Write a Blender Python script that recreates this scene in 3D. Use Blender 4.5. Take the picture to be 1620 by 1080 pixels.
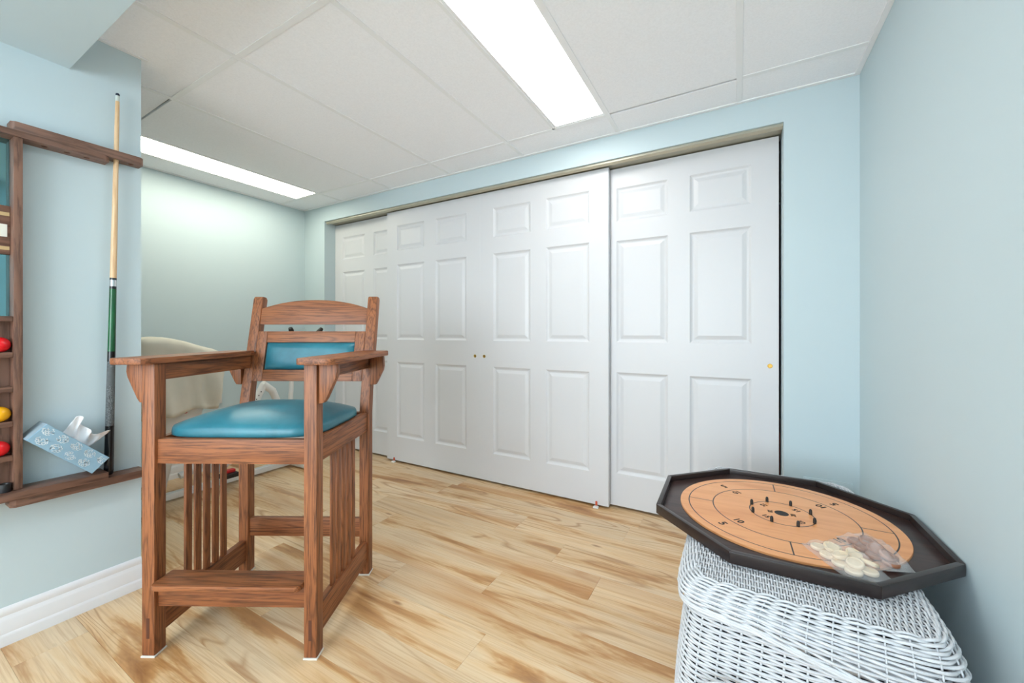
import bpy, bmesh, math, random
from mathutils import Vector, Matrix, noise as mnoise
PI = math.pi
random.seed(7)
for o in list(bpy.data.objects): bpy.data.objects.remove(o)
S = bpy.context.scene
COL = S.collection

# ------------------------------------------------------------------ camera
cam_d = bpy.data.cameras.new('camera'); cam = bpy.data.objects.new('camera', cam_d); COL.objects.link(cam)
cam.location = (0, 0, 1.06)
cam.rotation_euler = (PI/2, 0, math.radians(29.7))
cam_d.sensor_width = 36.0; cam_d.lens = 628/1620*36.0; cam_d.shift_y = -15/1620
cam_d.clip_start = 0.02; cam_d.clip_end = 50
S.camera = cam
# ------------------------------------------------------------------ world and exposure (closed basement room, lit by its ceiling fixtures plus added fixtures and an added window)
W = bpy.data.worlds.new('world'); S.world = W; W.use_nodes = True
W.node_tree.nodes['Background'].inputs[0].default_value = (0.8, 0.9, 1.0, 1)
W.node_tree.nodes['Background'].inputs[1].default_value = 0.05
S.view_settings.view_transform = 'Standard'; S.view_settings.look = 'None'
S.view_settings.gamma = 1.0; S.view_settings.use_curve_mapping = False
S.view_settings.exposure = 0.8
LAMP = 7.0           # radiance of the fluorescent diffusers
S.cycles.max_bounces = 12; S.cycles.diffuse_bounces = 8; S.cycles.transparent_max_bounces = 16
S.cycles.sample_clamp_indirect = 8.0

# ------------------------------------------------------------------ helpers
def srgb(r, g, b):
    f = lambda c: (c/255/12.92) if c/255 <= 0.04045 else ((c/255+0.055)/1.055)**2.4
    return (f(r), f(g), f(b), 1)

class NT:
    def __init__(s, name):
        s.m = bpy.data.materials.new(name); s.m.use_nodes = True
        s.t = s.m.node_tree; s.b = s.t.nodes['Principled BSDF']; s.out = s.t.nodes['Material Output']
    def n(s, typ, **kw):
        nd = s.t.nodes.new(typ)
        for k, v in kw.items():
            if k.startswith('i_'):
                key = k[2:]; key = int(key) if key.isdigit() else key.replace('_', ' ')
                nd.inputs[key].default_value = v
            else: setattr(nd, k, v)
        return nd
    def l(s, a, b): s.t.links.new(a, b)
    def coord(s, scale=(1, 1, 1), rnd=0.0, out='Object'):
        tc = s.n('ShaderNodeTexCoord'); mp = s.n('ShaderNodeMapping')
        mp.inputs['Scale'].default_value = scale
        src = tc.outputs[out]
        if rnd:
            oi = s.n('ShaderNodeObjectInfo'); vm = s.n('ShaderNodeVectorMath', operation='SCALE')
            cb = s.n('ShaderNodeCombineXYZ'); s.l(oi.outputs['Random'], cb.inputs[0]); s.l(oi.outputs['Random'], cb.inputs[1]); s.l(oi.outputs['Random'], cb.inputs[2])
            s.l(cb.outputs[0], vm.inputs[0]); vm.inputs['Scale'].default_value = rnd
            ad = s.n('ShaderNodeVectorMath', operation='ADD'); s.l(src, ad.inputs[0]); s.l(vm.outputs[0], ad.inputs[1]); src = ad.outputs[0]
        s.l(src, mp.inputs['Vector']); return mp.outputs[0]
    def noise(s, vec, scale=1, detail=3, rough=.5, dist=0):
        nd = s.n('ShaderNodeTexNoise'); s.l(vec, nd.inputs['Vector'])
        nd.inputs['Scale'].default_value = scale; nd.inputs['Detail'].default_value = detail
        nd.inputs['Roughness'].default_value = rough; nd.inputs['Distortion'].default_value = dist
        return nd.outputs['Fac']
    def ramp(s, fac, stops):
        r = s.n('ShaderNodeValToRGB'); s.l(fac, r.inputs[0]); e = r.color_ramp.elements
        while len(e) < len(stops): e.new(0.5)
        for i, (p, c) in enumerate(stops): e[i].position = p; e[i].color = c
        return r.outputs['Color']
    def math(s, op, a, b=None, c=None):
        nd = s.n('ShaderNodeMath', operation=op)
        for i, v in enumerate((a, b, c)):
            if v is None: continue
            if isinstance(v, (int, float)): nd.inputs[i].default_value = v
            else: s.l(v, nd.inputs[i])
        return nd.outputs[0]
    def mix(s, fac, a, b, mode='MIX'):
        nd = s.n('ShaderNodeMix', data_type='RGBA', blend_type=mode)
        if isinstance(fac, (int, float)): nd.inputs[0].default_value = fac
        else: s.l(fac, nd.inputs[0])
        for i, v in ((6, a), (7, b)):
            if isinstance(v, tuple): nd.inputs[i].default_value = v
            else: s.l(v, nd.inputs[i])
        return nd.outputs[2]
    def bump(s, h, strength=.2, dist=.002):
        bp = s.n('ShaderNodeBump'); s.l(h, bp.inputs['Height'])
        bp.inputs['Strength'].default_value = strength; bp.inputs['Distance'].default_value = dist
        s.l(bp.outputs[0], s.b.inputs['Normal'])
    def col(s, c):
        if isinstance(c, tuple): s.b.inputs['Base Color'].default_value = c
        else: s.l(c, s.b.inputs['Base Color'])
    def set(s, rough=.5, metal=0, **kw):
        s.b.inputs['Roughness'].default_value = rough; s.b.inputs['Metallic'].default_value = metal
        for k, v in kw.items(): s.b.inputs[k.replace('_', ' ')].default_value = v
        return s.m

def plain(name, c, rough=.5, metal=0, var=.06, scale=12, bump=0, bscale=80, **kw):
    t = NT(name); v = t.coord()
    n = t.noise(v, scale, 3)
    lo = tuple(x*(1-var) for x in c[:3])+(1,); hi = tuple(min(1, x*(1+var)) for x in c[:3])+(1,)
    t.col(t.ramp(n, [(.3, lo), (.7, hi)]))
    if bump: t.bump(t.noise(v, bscale, 4), bump)
    return t.set(rough, metal, **kw)

def wood(name, axis, dark, mid, light, rough=.48, across=85.0, along=3.2, rnd=9.0, fig=9.0):
    """open-grained timber; axis = grain direction in the thing's own coordinates"""
    t = NT(name); sc = [across]*3; sc[axis] = along
    v = t.coord(tuple(sc), rnd)
    sc2 = [across*.28]*3; sc2[axis] = along*.55
    v2 = t.coord(tuple(sc2), rnd)
    base = t.noise(v2, 1, 3, .55, .4)
    c = t.ramp(base, [(.3, mid), (.55, light), (.75, mid)])
    # growth-ring figure: contour lines of a stretched noise
    ring = t.math('PINGPONG', t.math('MULTIPLY', t.noise(v2, .8, 2, .4, .6), fig), .5)
    ringm = t.ramp(ring, [(.0, (1, 1, 1, 1)), (.22, (0, 0, 0, 1))])
    c = t.mix(t.math('MULTIPLY', ringm, .55), c, dark)
    pore = t.noise(v, 2.2, 4, .65)
    pm = t.ramp(pore, [(.50, (0, 0, 0, 1)), (.62, (1, 1, 1, 1))])
    c = t.mix(t.math('MULTIPLY', pm, .7), c, dark)
    t.col(c)
    t.bump(pore, .12, .001)
    return t.set(rough)

M = {}
# --- paints
def wall_paint(name, c):
    t = NT(name); v = t.coord()
    n = t.noise(v, 1.3, 2); c0 = tuple(x*.985 for x in c[:3])+(1,)
    t.col(t.mix(t.ramp(n, [(.35, (0, 0, 0, 1)), (.65, (1, 1, 1, 1))]), c, c0))
    t.bump(t.noise(v, 260, 3), .06, .0006)
    return t.set(.55)
M['wall'] = wall_paint('pale_blue_paint', srgb(192, 208, 213))
M['soffit'] = wall_paint('pale_blue_soffit_paint', srgb(192, 208, 213))
M['white_paint'] = plain('white_trim_paint', srgb(226, 226, 228), .35, var=.01, scale=3)
t = NT('white_door_paint'); v = t.coord((90, 90, 3.0)); t.col(srgb(209, 210, 213))
t.bump(t.noise(v, 1, 4, .6), .10, .0012); M['door'] = t.set(.38)
t = NT('ceiling_tile_board'); v = t.coord((1, 1, 1), 5)
n1 = t.noise(v, 130, 4, .7); t.col(t.ramp(n1, [(.3, srgb(240, 241, 245)), (.62, srgb(247, 248, 252))])); t.bump(n1, .25, .002); M['tile'] = t.set(.9)
M['tee'] = plain('white_tee_enamel', srgb(238, 239, 241), .4, var=.01)
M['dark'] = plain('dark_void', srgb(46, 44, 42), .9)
M['floor_base'] = plain('floor_underlay', srgb(96, 70, 44), .9)
# --- vinyl plank floor
t = NT('hickory_vinyl_plank')
vA = t.coord((1.1, 9.0, 1), 37.0); vB = t.coord((.50, 4.6, 1), 61.0); vC = t.coord((4, 190, 1), 23.0); vK = t.coord((2.2, 7.0, 1), 47.0)
streak = t.noise(vA, 1.0, 5, .62, .5)
base = t.ramp(streak, [(.26, srgb(208, 186, 156)), (.44, srgb(222, 198, 164)), (.55, srgb(216, 184, 142)), (.61, srgb(190, 144, 94)), (.71, srgb(144, 96, 54))])
cont = t.noise(vB, 1.1, 2, .40, .5)
band = t.math('PINGPONG', t.math('MULTIPLY', cont, 16.0), .5)
bm_ = t.ramp(band, [(0, (1, 1, 1, 1)), (.18, (0, 0, 0, 1))])
zone = t.ramp(t.noise(vB, .7, 2), [(.42, (0, 0, 0, 1)), (.58, (1, 1, 1, 1))])
base = t.mix(t.math('MULTIPLY', bm_, t.math('MULTIPLY', zone, .75)), base, srgb(160, 112, 66))
blot = t.ramp(cont, [(.60, (0, 0, 0, 1)), (.74, (1, 1, 1, 1))])
base = t.mix(t.math('MULTIPLY', blot, .7), base, srgb(184, 130, 76))
grey = t.ramp(t.noise(vA, .6, 2), [(.30, (1, 1, 1, 1)), (.44, (0, 0, 0, 1))])
base = t.mix(t.math('MULTIPLY', grey, .45), base, srgb(198, 176, 150))
vo = t.n('ShaderNodeTexVoronoi'); t.l(vK, vo.inputs['Vector']); vo.inputs['Scale'].default_value = 1.0
kn = t.ramp(vo.outputs['Distance'], [(.02, (1, 1, 1, 1)), (.075, (0, 0, 0, 1))])
base = t.mix(t.math('MULTIPLY', kn, .75), base, srgb(128, 80, 44))
fine = t.noise(vC, 1, 3, .6)
base = t.mix(t.math('MULTIPLY', t.ramp(fine, [(.45, (0, 0, 0, 1)), (.70, (1, 1, 1, 1))]), .42), base, srgb(170, 124, 78))
oi = t.n('ShaderNodeObjectInfo')
tone = t.ramp(oi.outputs['Random'], [(0, (.90, .87, .83, 1)), (.5, (1, 1, 1, 1)), (1, (1.0, .95, .87, 1))])
base = t.mix(1.0, base, tone, 'MULTIPLY')
t.col(base); t.bump(fine, .05, .0008); M['plank'] = t.set(.36)
# --- timbers
M['oak'] = [wood('chair_oak_%s' % a, i, srgb(70, 36, 18), srgb(130, 75, 42), srgb(154, 94, 55)) for i, a in enumerate('xyz')]
M['oak_tenon'] = plain('dark_tenon_end_grain', srgb(84, 44, 28), .5)
M['walnut'] = [wood('rack_walnut_%s' % a, i, srgb(76, 52, 42), srgb(110, 78, 62), srgb(130, 95, 78), across=40, fig=5) for i, a in enumerate('xyz')]
M['cue_maple'] = wood('cue_maple', 2, srgb(196, 156, 112), srgb(214, 178, 136), srgb(224, 192, 152), across=60, fig=3, rough=.3)
M['board_dark'] = wood('board_espresso', 0, srgb(34, 22, 20), srgb(52, 36, 33), srgb(66, 46, 42), rough=.33, across=30, fig=4)
M['rim_dark'] = wood('board_rim_espresso', 0, srgb(26, 20, 20), srgb(38, 29, 28), srgb(46, 36, 34), rough=.3, across=30, fig=3)
M['disc_cream'] = plain('disc_maple', srgb(222, 202, 172), .4, var=.10, scale=40)
M['disc_brown'] = plain('disc_walnut', srgb(150, 100, 74), .4, var=.16, scale=40)
# --- others
t = NT('teal_leather'); v = t.coord()
t.col(t.ramp(t.noise(v, 7, 4, .6, .5), [(.3, srgb(30, 98, 114)), (.7, srgb(50, 124, 140))])); t.bump(t.noise(v, 240, 3), .08, .0006); M['teal'] = t.set(.34)
M['wicker'] = plain('white_painted_rattan', srgb(204, 206, 210), .5, var=.05, scale=60)
M['gap_shade'] = plain('grey_gap_shade', srgb(92, 96, 102), .9)  # grey standing in for the shade inside the chest
M['black_rubber'] = plain('black_rubber', srgb(26, 25, 25), .5)
M['black_print'] = plain('black_print', srgb(30, 22, 18), .6)
M['brass'] = plain('brass', srgb(196, 160, 84), .28, 1.0)
M['chrome'] = plain('chrome', srgb(206, 208, 210), .18, 1.0)
M['alu'] = plain('champagne_track', srgb(176, 172, 156), .4, .35)
M['green_lacquer'] = None
t = NT('green_lacquer'); v = t.coord((30, 30, 4)); t.col(t.ramp(t.noise(v, 1, 2), [(.4, srgb(10, 60, 34)), (.7, srgb(30, 110, 60))])); M['green_lacquer'] = t.set(.15)
M['black_lacquer'] = plain('black_lacquer', srgb(20, 20, 22), .18)
t = NT('linen_wrap'); v = t.coord((500, 500, 700)); t.col(t.ramp(t.noise(v, 1, 1), [(.45, srgb(40, 44, 46)), (.6, srgb(120, 126, 128))])); M['linen'] = t.set(.7)
M['white_ferrule'] = plain('ferrule_white', srgb(196, 206, 200), .3)
M['cue_tip'] = plain('cue_tip_chalked', srgb(34, 44, 60), .9)
M['ball_red'] = plain('ball_red', srgb(222, 30, 38), .08, var=.01)
M['ball_yellow'] = plain('ball_yellow', srgb(238, 172, 22), .08, var=.01)
M['mirror'] = plain('teal_tinted_mirror', srgb(120, 170, 178), .06, .9, var=.01)
M['ivory'] = plain('ivory_plate', srgb(228, 226, 214), .4, var=.02)
M['ivory_tan'] = plain('tan_peg_strip', srgb(196, 168, 122), .5)
M['tissue_blue'] = plain('tissue_box_blue_card', srgb(142, 176, 196), .45, var=.02)
M['tissue_grey'] = plain('tissue_box_grey_card', srgb(150, 168, 178), .45, var=.02)
M['tissue_print'] = plain('tissue_box_white_print', srgb(226, 232, 234), .5, var=.01)
M['paper'] = plain('soft_tissue_paper', srgb(246, 246, 248), .8, var=.01)
t = NT('beige_cloth'); v = t.coord(); t.col(t.ramp(t.noise(v, 5, 3), [(.3, srgb(200, 196, 182)), (.7, srgb(214, 210, 196))])); t.bump(t.noise(v, 400, 2), .15, .001); M['cloth'] = t.set(.85)
M['white_enamel'] = plain('white_enamel', srgb(222, 222, 220), .3, var=.01)
M['beige_plastic'] = plain('beige_plastic', srgb(206, 204, 190), .45, var=.02)
M['red_plastic'] = plain('red_plastic', srgb(196, 30, 34), .4)
M['black_plastic'] = plain('black_plastic', srgb(24, 24, 26), .4)
M['orange_plastic'] = plain('orange_plastic', srgb(196, 78, 40), .45)
M['navy_cloth'] = plain('navy_cloth', srgb(46, 58, 92), .9, var=.3, scale=20)
M['charcoal_cloth'] = plain('charcoal_cloth', srgb(30, 30, 36), .9, var=.3, scale=20)
M['red_card'] = plain('red_brown_card', srgb(140, 52, 34), .7)
M['felt'] = plain('white_felt_pad', srgb(216, 210, 200), .9)
def emis(name, c, s):
    t = NT(name); t.b.inputs['Base Color'].default_value = (.9, .9, .9, 1)
    t.b.inputs['Emission Color'].default_value = c; t.b.inputs['Emission Strength'].default_value = s; return t.set(.4)
M['lamp'] = emis('fluorescent_diffuser', (1.0, .98, .945, 1), LAMP)
M['lamp_warm'] = emis('fluorescent_diffuser_warm', (1.0, .97, .80, 1), LAMP)
M['added_lamp_cool'] = emis('added_diffuser_cool', (.90, .96, 1.0, 1), LAMP)  # cool glow of the two added fixtures behind the camera
M['added_daylight'] = emis('added_window_glow', (.82, .92, 1.0, 1), 5.4)  # glow of the added window behind the camera
# --- crokinole playing surface: beech with printed rings and quadrant lines
t = NT('crokinole_beech')
v = t.coord((3.2, 26, 4), 0); vw = t.coord((1.0, 17.0, 1), 0)
g = t.noise(v, 1, 4, .6, .3)
c = t.ramp(g, [(.25, srgb(206, 134, 82)), (.55, srgb(226, 158, 104)), (.8, srgb(198, 122, 72))])
st = t.n('ShaderNodeTexWhiteNoise', noise_dimensions='1D')
tc = t.n('ShaderNodeTexCoord'); sp = t.n('ShaderNodeSeparateXYZ'); t.l(tc.outputs['Object'], sp.inputs[0])
t.l(t.math('FLOOR', t.math('MULTIPLY', sp.outputs[1], 22.0)), st.inputs['W'])
c = t.mix(t.math('MULTIPLY', st.outputs['Value'], .30), c, srgb(236, 176, 122))
x, y = sp.outputs[0], sp.outputs[1]
r = t.math('SQRT', t.math('ADD', t.math('MULTIPLY', x, x), t.math('MULTIPLY', y, y)))
def ringmask(rr, w): return t.math('LESS_THAN', t.math('ABSOLUTE', t.math('SUBTRACT', r, rr)), w)
msk = t.math('MAXIMUM', t.math('MAXIMUM', ringmask(.2585, .0017), ringmask(.187, .0017)), ringmask(.084, .0016))
cross = t.math('LESS_THAN', t.math('MINIMUM', t.math('ABSOLUTE', x), t.math('ABSOLUTE', y)), .0017)
inr = t.math('MULTIPLY', t.math('GREATER_THAN', r, .187), t.math('LESS_THAN', r, .2585))
msk = t.math('MAXIMUM', msk, t.math('MULTIPLY', cross, inr))
t.col(t.mix(msk, c, srgb(36, 20, 14))); M['beech'] = t.set(.3)
# --- thin clear polythene
def poly(name, white):
    t = NT(name); tr = t.n('ShaderNodeBsdfTransparent'); tr.inputs[0].default_value = (.97, .97, .97, 1)
    t.col((.92, .92, .93, 1)); t.set(.22); v = t.coord()
    f = t.ramp(t.noise(v, 24, 2, .5, .6), [(.4, (white*.8,)*3+(1,)), (.75, (white*1.5,)*3+(1,))])
    t.bump(t.noise(v, 30, 2), .35, .003)
    mx = t.n('ShaderNodeMixShader'); t.l(f, mx.inputs[0]); t.l(tr.outputs[0], mx.inputs[1]); t.l(t.b.outputs[0], mx.inputs[2]); t.l(mx.outputs[0], t.out.inputs[0]); return t.m
M['poly'] = poly('clear_polythene', .17)

def link(o, parent=None):
    COL.objects.link(o)
    if parent is not None: o.parent = parent
    return o
def tag(o, label=None, cat=None, group=None, kind=None):
    if label: o['label'] = label
    if cat: o['category'] = cat
    if group: o['group'] = group
    if kind: o['kind'] = kind
    return o
def empty(name, loc=(0, 0, 0), rz=0, label=None, cat=None, group=None):
    o = bpy.data.objects.new(name, None); o.location = loc; o.rotation_euler = (0, 0, rz); o.empty_display_size = .05
    return tag(link(o), label, cat, group)
def mesh(name, vs, fs, mat, parent=None, smooth=False):
    me = bpy.data.meshes.new(name); me.from_pydata([tuple(v) for v in vs], [], fs); me.update()
    bmx = bmesh.new(); bmx.from_mesh(me); bmesh.ops.recalc_face_normals(bmx, faces=bmx.faces); bmx.to_mesh(me); bmx.free()
    me.materials.append(mat)
    if smooth:
        for p in me.polygons: p.use_smooth = True
    return link(bpy.data.objects.new(name, me), parent)
def from_bm(name, bm, mat, parent=None, smooth=False, auto=None):
    me = bpy.data.meshes.new(name); bmesh.ops.recalc_face_normals(bm, faces=bm.faces); bm.to_mesh(me); bm.free(); me.materials.append(mat)
    if smooth or auto:
        for p in me.polygons: p.use_smooth = True
    if auto: me.set_sharp_from_angle(angle=math.radians(auto))
    return link(bpy.data.objects.new(name, me), parent)
def bbox_bm(bm, lo, hi):
    vs = [bm.verts.new((x, y, z)) for x in (lo[0], hi[0]) for y in (lo[1], hi[1]) for z in (lo[2], hi[2])]
    for f in ((0, 1, 3, 2), (4, 6, 7, 5), (0, 4, 5, 1), (2, 3, 7, 6), (0, 2, 6, 4), (1, 5, 7, 3)): bm.faces.new([vs[i] for i in f])
def box(name, lo, hi, mat, parent=None, bev=0.0, seg=2):
    bm = bmesh.new(); bbox_bm(bm, lo, hi)
    if bev: bmesh.ops.bevel(bm, geom=bm.edges[:], offset=bev, segments=seg, affect='EDGES', profile=.6)
    return from_bm(name, bm, mat, parent, auto=35 if bev else None)
def prism(name, poly, axis, lo, hi, mat, parent=None, bev=0.0, seg=2):
    """poly: 2-D outline in the two other axes (in order), extruded along axis from lo to hi"""
    bm = bmesh.new(); rings = []
    for h in (lo, hi):
        r = []
        for a, b in poly:
            p = {0: (h, a, b), 1: (a, h, b), 2: (a, b, h)}[axis]; r.append(bm.verts.new(p))
        rings.append(r)
    n = len(poly)
    bm.faces.new(rings[0]); bm.faces.new(rings[1][::-1])
    for i in range(n): bm.faces.new([rings[0][i], rings[0][(i+1) % n], rings[1][(i+1) % n], rings[1][i]])
    bmesh.ops.recalc_face_normals(bm, faces=bm.faces)
    if bev:
        es = [e for e in bm.edges if len(e.link_faces) == 2 and e.calc_face_angle(0) > .6]
        bmesh.ops.bevel(bm, geom=es, offset=bev, segments=seg, affect='EDGES', profile=.6)
    return from_bm(name, bm, mat, parent, auto=35)
def tube_vf(path, rad, n=8, closed=False, vs=None, fs=None, cap=True, up=None):
    vs = [] if vs is None else vs; fs = [] if fs is None else fs
    path = [Vector(p) for p in path]; m = len(path); base = len(vs); prev = None
    for i, p in enumerate(path):
        a = path[(i-1) % m] if (closed or i > 0) else p; b = path[(i+1) % m] if (closed or i < m-1) else p
        d = (b-a).normalized()
        if prev is None:
            u = Vector(up) if up else (Vector((0, 0, 1)) if abs(d.z) < .9 else Vector((1, 0, 0)))
        else: u = prev
        u = (u-d*u.dot(d)).normalized(); prev = u; w = d.cross(u)
        r = rad[i] if isinstance(rad, (list, tuple)) else rad
        for k in range(n):
            t_ = 2*PI*k/n; vs.append(p+u*(r*math.cos(t_))+w*(r*math.sin(t_)))
    for i in range(m if closed else m-1):
        for k in range(n):
            a = base+i*n+k; b = base+i*n+(k+1) % n; c_ = base+((i+1) % m)*n+(k+1) % n; d_ = base+((i+1) % m)*n+k
            fs.append((a, b, c_, d_))
    if cap and not closed: fs.append(tuple(base+k for k in range(n))[::-1]); fs.append(tuple(base+(m-1)*n+k for k in range(n)))
    return vs, fs
def tube(name, path, rad, mat, parent=None, n=10, closed=False):
    vs, fs = tube_vf(path, rad, n, closed); o = mesh(name, vs, fs, mat, parent, True)
    o.data.set_sharp_from_angle(angle=math.radians(50)); return o
def lathe(name, prof, mat, parent=None, n=24, org=(0, 0, 0), axis='z', auto=40):
    vs = []; fs = []; m = len(prof)
    for (r, h) in prof:
        for k in range(n):
            a = 2*PI*k/n; p = (r*math.cos(a), r*math.sin(a), h)
            if axis == 'y': p = (p[0], h, p[1])
            if axis == 'x': p = (h, p[0], p[1])
            vs.append((p[0]+org[0], p[1]+org[1], p[2]+org[2]))
    for i in range(m-1):
        for k in range(n): fs.append((i*n+k, i*n+(k+1) % n, (i+1)*n+(k+1) % n, (i+1)*n+k))
    if prof[0][0] > 1e-6: fs.append(tuple(range(n))[::-1])
    if prof[-1][0] > 1e-6: fs.append(tuple((m-1)*n+k for k in range(n)))
    o = mesh(name, vs, fs, mat, parent, True)
    bmx = bmesh.new(); bmx.from_mesh(o.data); bmesh.ops.remove_doubles(bmx, verts=bmx.verts, dist=1e-6); bmesh.ops.recalc_face_normals(bmx, faces=bmx.faces); bmx.to_mesh(o.data); bmx.free()
    for p in o.data.polygons: p.use_smooth = True
    o.data.set_sharp_from_angle(angle=math.radians(auto)); return o
def sphere(name, c, r, mat, parent=None, sc=(1, 1, 1), u=24, v=14):
    bm = bmesh.new(); bmesh.ops.create_uvsphere(bm, u_segments=u, v_segments=v, radius=r)
    for q in bm.verts: q.co = Vector((q.co.x*sc[0]+c[0], q.co.y*sc[1]+c[1], q.co.z*sc[2]+c[2]))
    return from_bm(name, bm, mat, parent, True)
def holed_board(name, outline, holes, z0, z1, mat, parent=None):
    """flat board cut with round holes, outline in x,y"""
    cu = bpy.data.curves.new('tmp', 'CURVE'); cu.dimensions = '2D'; cu.fill_mode = 'BOTH'; cu.extrude = (z1-z0)/2
    loops = [outline]+[[(hx+hr*math.cos(2*PI*k/24), hy+hr*math.sin(2*PI*k/24)) for k in range(24)] for hx, hy, hr in holes]
    for lp in loops:
        sp_ = cu.splines.new('POLY'); sp_.points.add(len(lp)-1); sp_.use_cyclic_u = True
        for q, p in zip(sp_.points, lp): q.co = (p[0], p[1], 0, 1)
    return curve_mesh(name, cu, mat, parent, (0, 0, (z0+z1)/2))
def curve_mesh(name, cu, mat, parent=None, off=(0, 0, 0), M4=None):
    tmp = bpy.data.objects.new('tmp', cu); COL.objects.link(tmp)
    dg = bpy.context.evaluated_depsgraph_get(); dg.update()
    me = bpy.data.meshes.new_from_object(tmp.evaluated_get(dg))
    bpy.data.objects.remove(tmp); bpy.data.curves.remove(cu)
    me.transform(M4 if M4 is not None else Matrix.Translation(off)); me.materials.clear(); me.materials.append(mat); me.name = name
    return link(bpy.data.objects.new(name, me), parent)
def text(name, body, size, M4, mat, parent=None, ext=.0002):
    cu = bpy.data.curves.new('tmp', 'FONT'); cu.body = body; cu.size = size; cu.align_x = 'CENTER'; cu.align_y = 'CENTER'; cu.extrude = ext; cu.resolution_u = 3; cu.offset = size*.025
    return curve_mesh(name, cu, mat, parent, M4=M4)
def dup(root, loc=None, rz=None, label=None):
    r_ = root.copy(); COL.objects.link(r_)
    if loc is not None: r_.location = loc
    if rz is not None: r_.rotation_euler = (0, 0, rz)
    if label: r_['label'] = label
    for ch in root.children:
        c_ = ch.copy(); COL.objects.link(c_); c_.parent = r_
        for g_ in ch.children:
            d_ = g_.copy(); COL.objects.link(d_); d_.parent = c_
    return r_
def structure(o, label, cat=None): return tag(o, label, cat, kind='structure')

# ================================================================== THE ROOM
XR, XL, XA = .465, -2.165, -3.55       # right wall, rack wall, alcove wall
YB, YF, ZC = 2.28, -2.2, 2.2           # closet wall, wall behind, ceiling
OX0, OX1, OZ = -3.255, .187, 2.06      # closet opening
# walls
structure(box('wall_right', (XR, YF, 0), (XR+.1, YB+.9, ZC), M['wall']), 'pale blue painted wall beside the wicker chest', 'wall')
bm = bmesh.new()
bbox_bm(bm, (OX1, YB, 0), (XR, YB+.07, ZC)); bbox_bm(bm, (XA, YB, 0), (OX0, YB+.07, ZC)); bbox_bm(bm, (OX0, YB, OZ), (OX1, YB+.07, ZC))
structure(from_bm('wall_back', bm, M['wall']), 'pale blue wall around the closet opening', 'wall')
structure(box('wall_left', (XL-.12, YF, 0), (XL, .672, ZC), M['wall']), 'pale blue wall end carrying the cue rack', 'wall')
structure(box('wall_alcove', (XA-.1, -.6, 0), (XA, YB+.9, ZC), M['wall']), 'pale green-blue alcove wall behind the chair', 'wall')
structure(box('wall_alcove_front', (XA, -.7, 0), (XL-.12, -.6, ZC), M['wall']), 'pale blue wall closing the alcove', 'wall')
structure(box('wall_front', (XL-.12, YF-.1, 0), (XR+.1, YF, ZC), M['wall']), 'pale blue wall opposite the closet', 'wall')
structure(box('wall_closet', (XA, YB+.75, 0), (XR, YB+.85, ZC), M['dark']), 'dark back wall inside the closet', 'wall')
structure(box('soffit', (XL, -.35, 2.04), (XR, .468, ZC-.001), M['soffit']), 'pale blue boxed soffit under the ceiling', 'soffit')
# unseen window added to brighten the room, in the wall opposite the closet
ADDED_WIN = empty('added_window_1', (-.85, YF, 1.25), 0, 'unseen wide white framed window added for light opposite the closet', 'window'); ADDED_WIN['kind'] = 'structure'
WW, WH = 1.10, .70
for lo, hi in (((-WW, -.01, -WH), (-WW+.05, .03, WH)), ((WW-.05, -.01, -WH), (WW, .03, WH)), ((-WW+.05, -.01, -WH), (WW-.05, .03, -WH+.05)), ((-WW+.05, -.01, WH-.05), (WW-.05, .03, WH)), ((-.025, -.01, -WH+.05), (.025, .03, WH-.05))):
    box('added_window_frame', lo, hi, M['white_paint'], ADDED_WIN, .003)
for a, b in ((-WW+.05, -.025), (.025, WW-.05)): box('pane', (a, .002, -WH+.05), (b, .008, WH-.05), M['added_daylight'], ADDED_WIN)
# floor: separate planks on an underlay
floor = structure(box('floor', (XA, YF, -.03), (XR, YB+.75, -.006), M['floor_base']), 'light hickory plank floor', 'floor')
PW, PL = .172, 1.22
known = {1.682: -.75, 1.51: -.517, 1.338: -.907, .994: -.77, 2.198: -.47, 1.166: -1.32, 1.854: -1.05, 2.026: -1.73, .822: -1.55, .65: -.98}
plank_cache = {}
def plank(x0, x1, y0, y1):
    key = (round(x1-x0, 3), round(y1-y0, 3))
    if key not in plank_cache:
        a, b = (x1-x0)/2-.0002, (y1-y0)/2-.0002
        bm = bmesh.new(); bbox_bm(bm, (-a, -b, -.005), (a, b, 0))
        es = [e for e in bm.edges if all(v_.co.z > -.001 for v_ in e.verts)]
        bmesh.ops.bevel(bm, geom=es, offset=.0006, segments=1, affect='EDGES')
        o = from_bm('plank', bm, M['plank'], floor); plank_cache[key] = o
    else:
        o = plank_cache[key].copy(); COL.objects.link(o)
    o.location = ((x0+x1)/2, (y0+y1)/2, 0)
k0 = math.floor((YF-1.338)/PW)
for k in range(k0, 10):
    y0 = 1.338+PW*k; y1 = y0+PW; yk = round(y0, 3)
    y0 = max(y0, YF); y1 = min(y1, YB+.75)
    if y1-y0 < .02: continue
    ph = known.get(yk, -1.0+((k*7) % 11)*.111)
    x = ph-PL*5
    while x < XR:
        a, b = max(x, XA), min(x+PL, XR); x += PL
        if y1 < -.7: a = max(a, XL-.0)
        if b-a > .02: plank(a, b, y0, y1)
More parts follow.
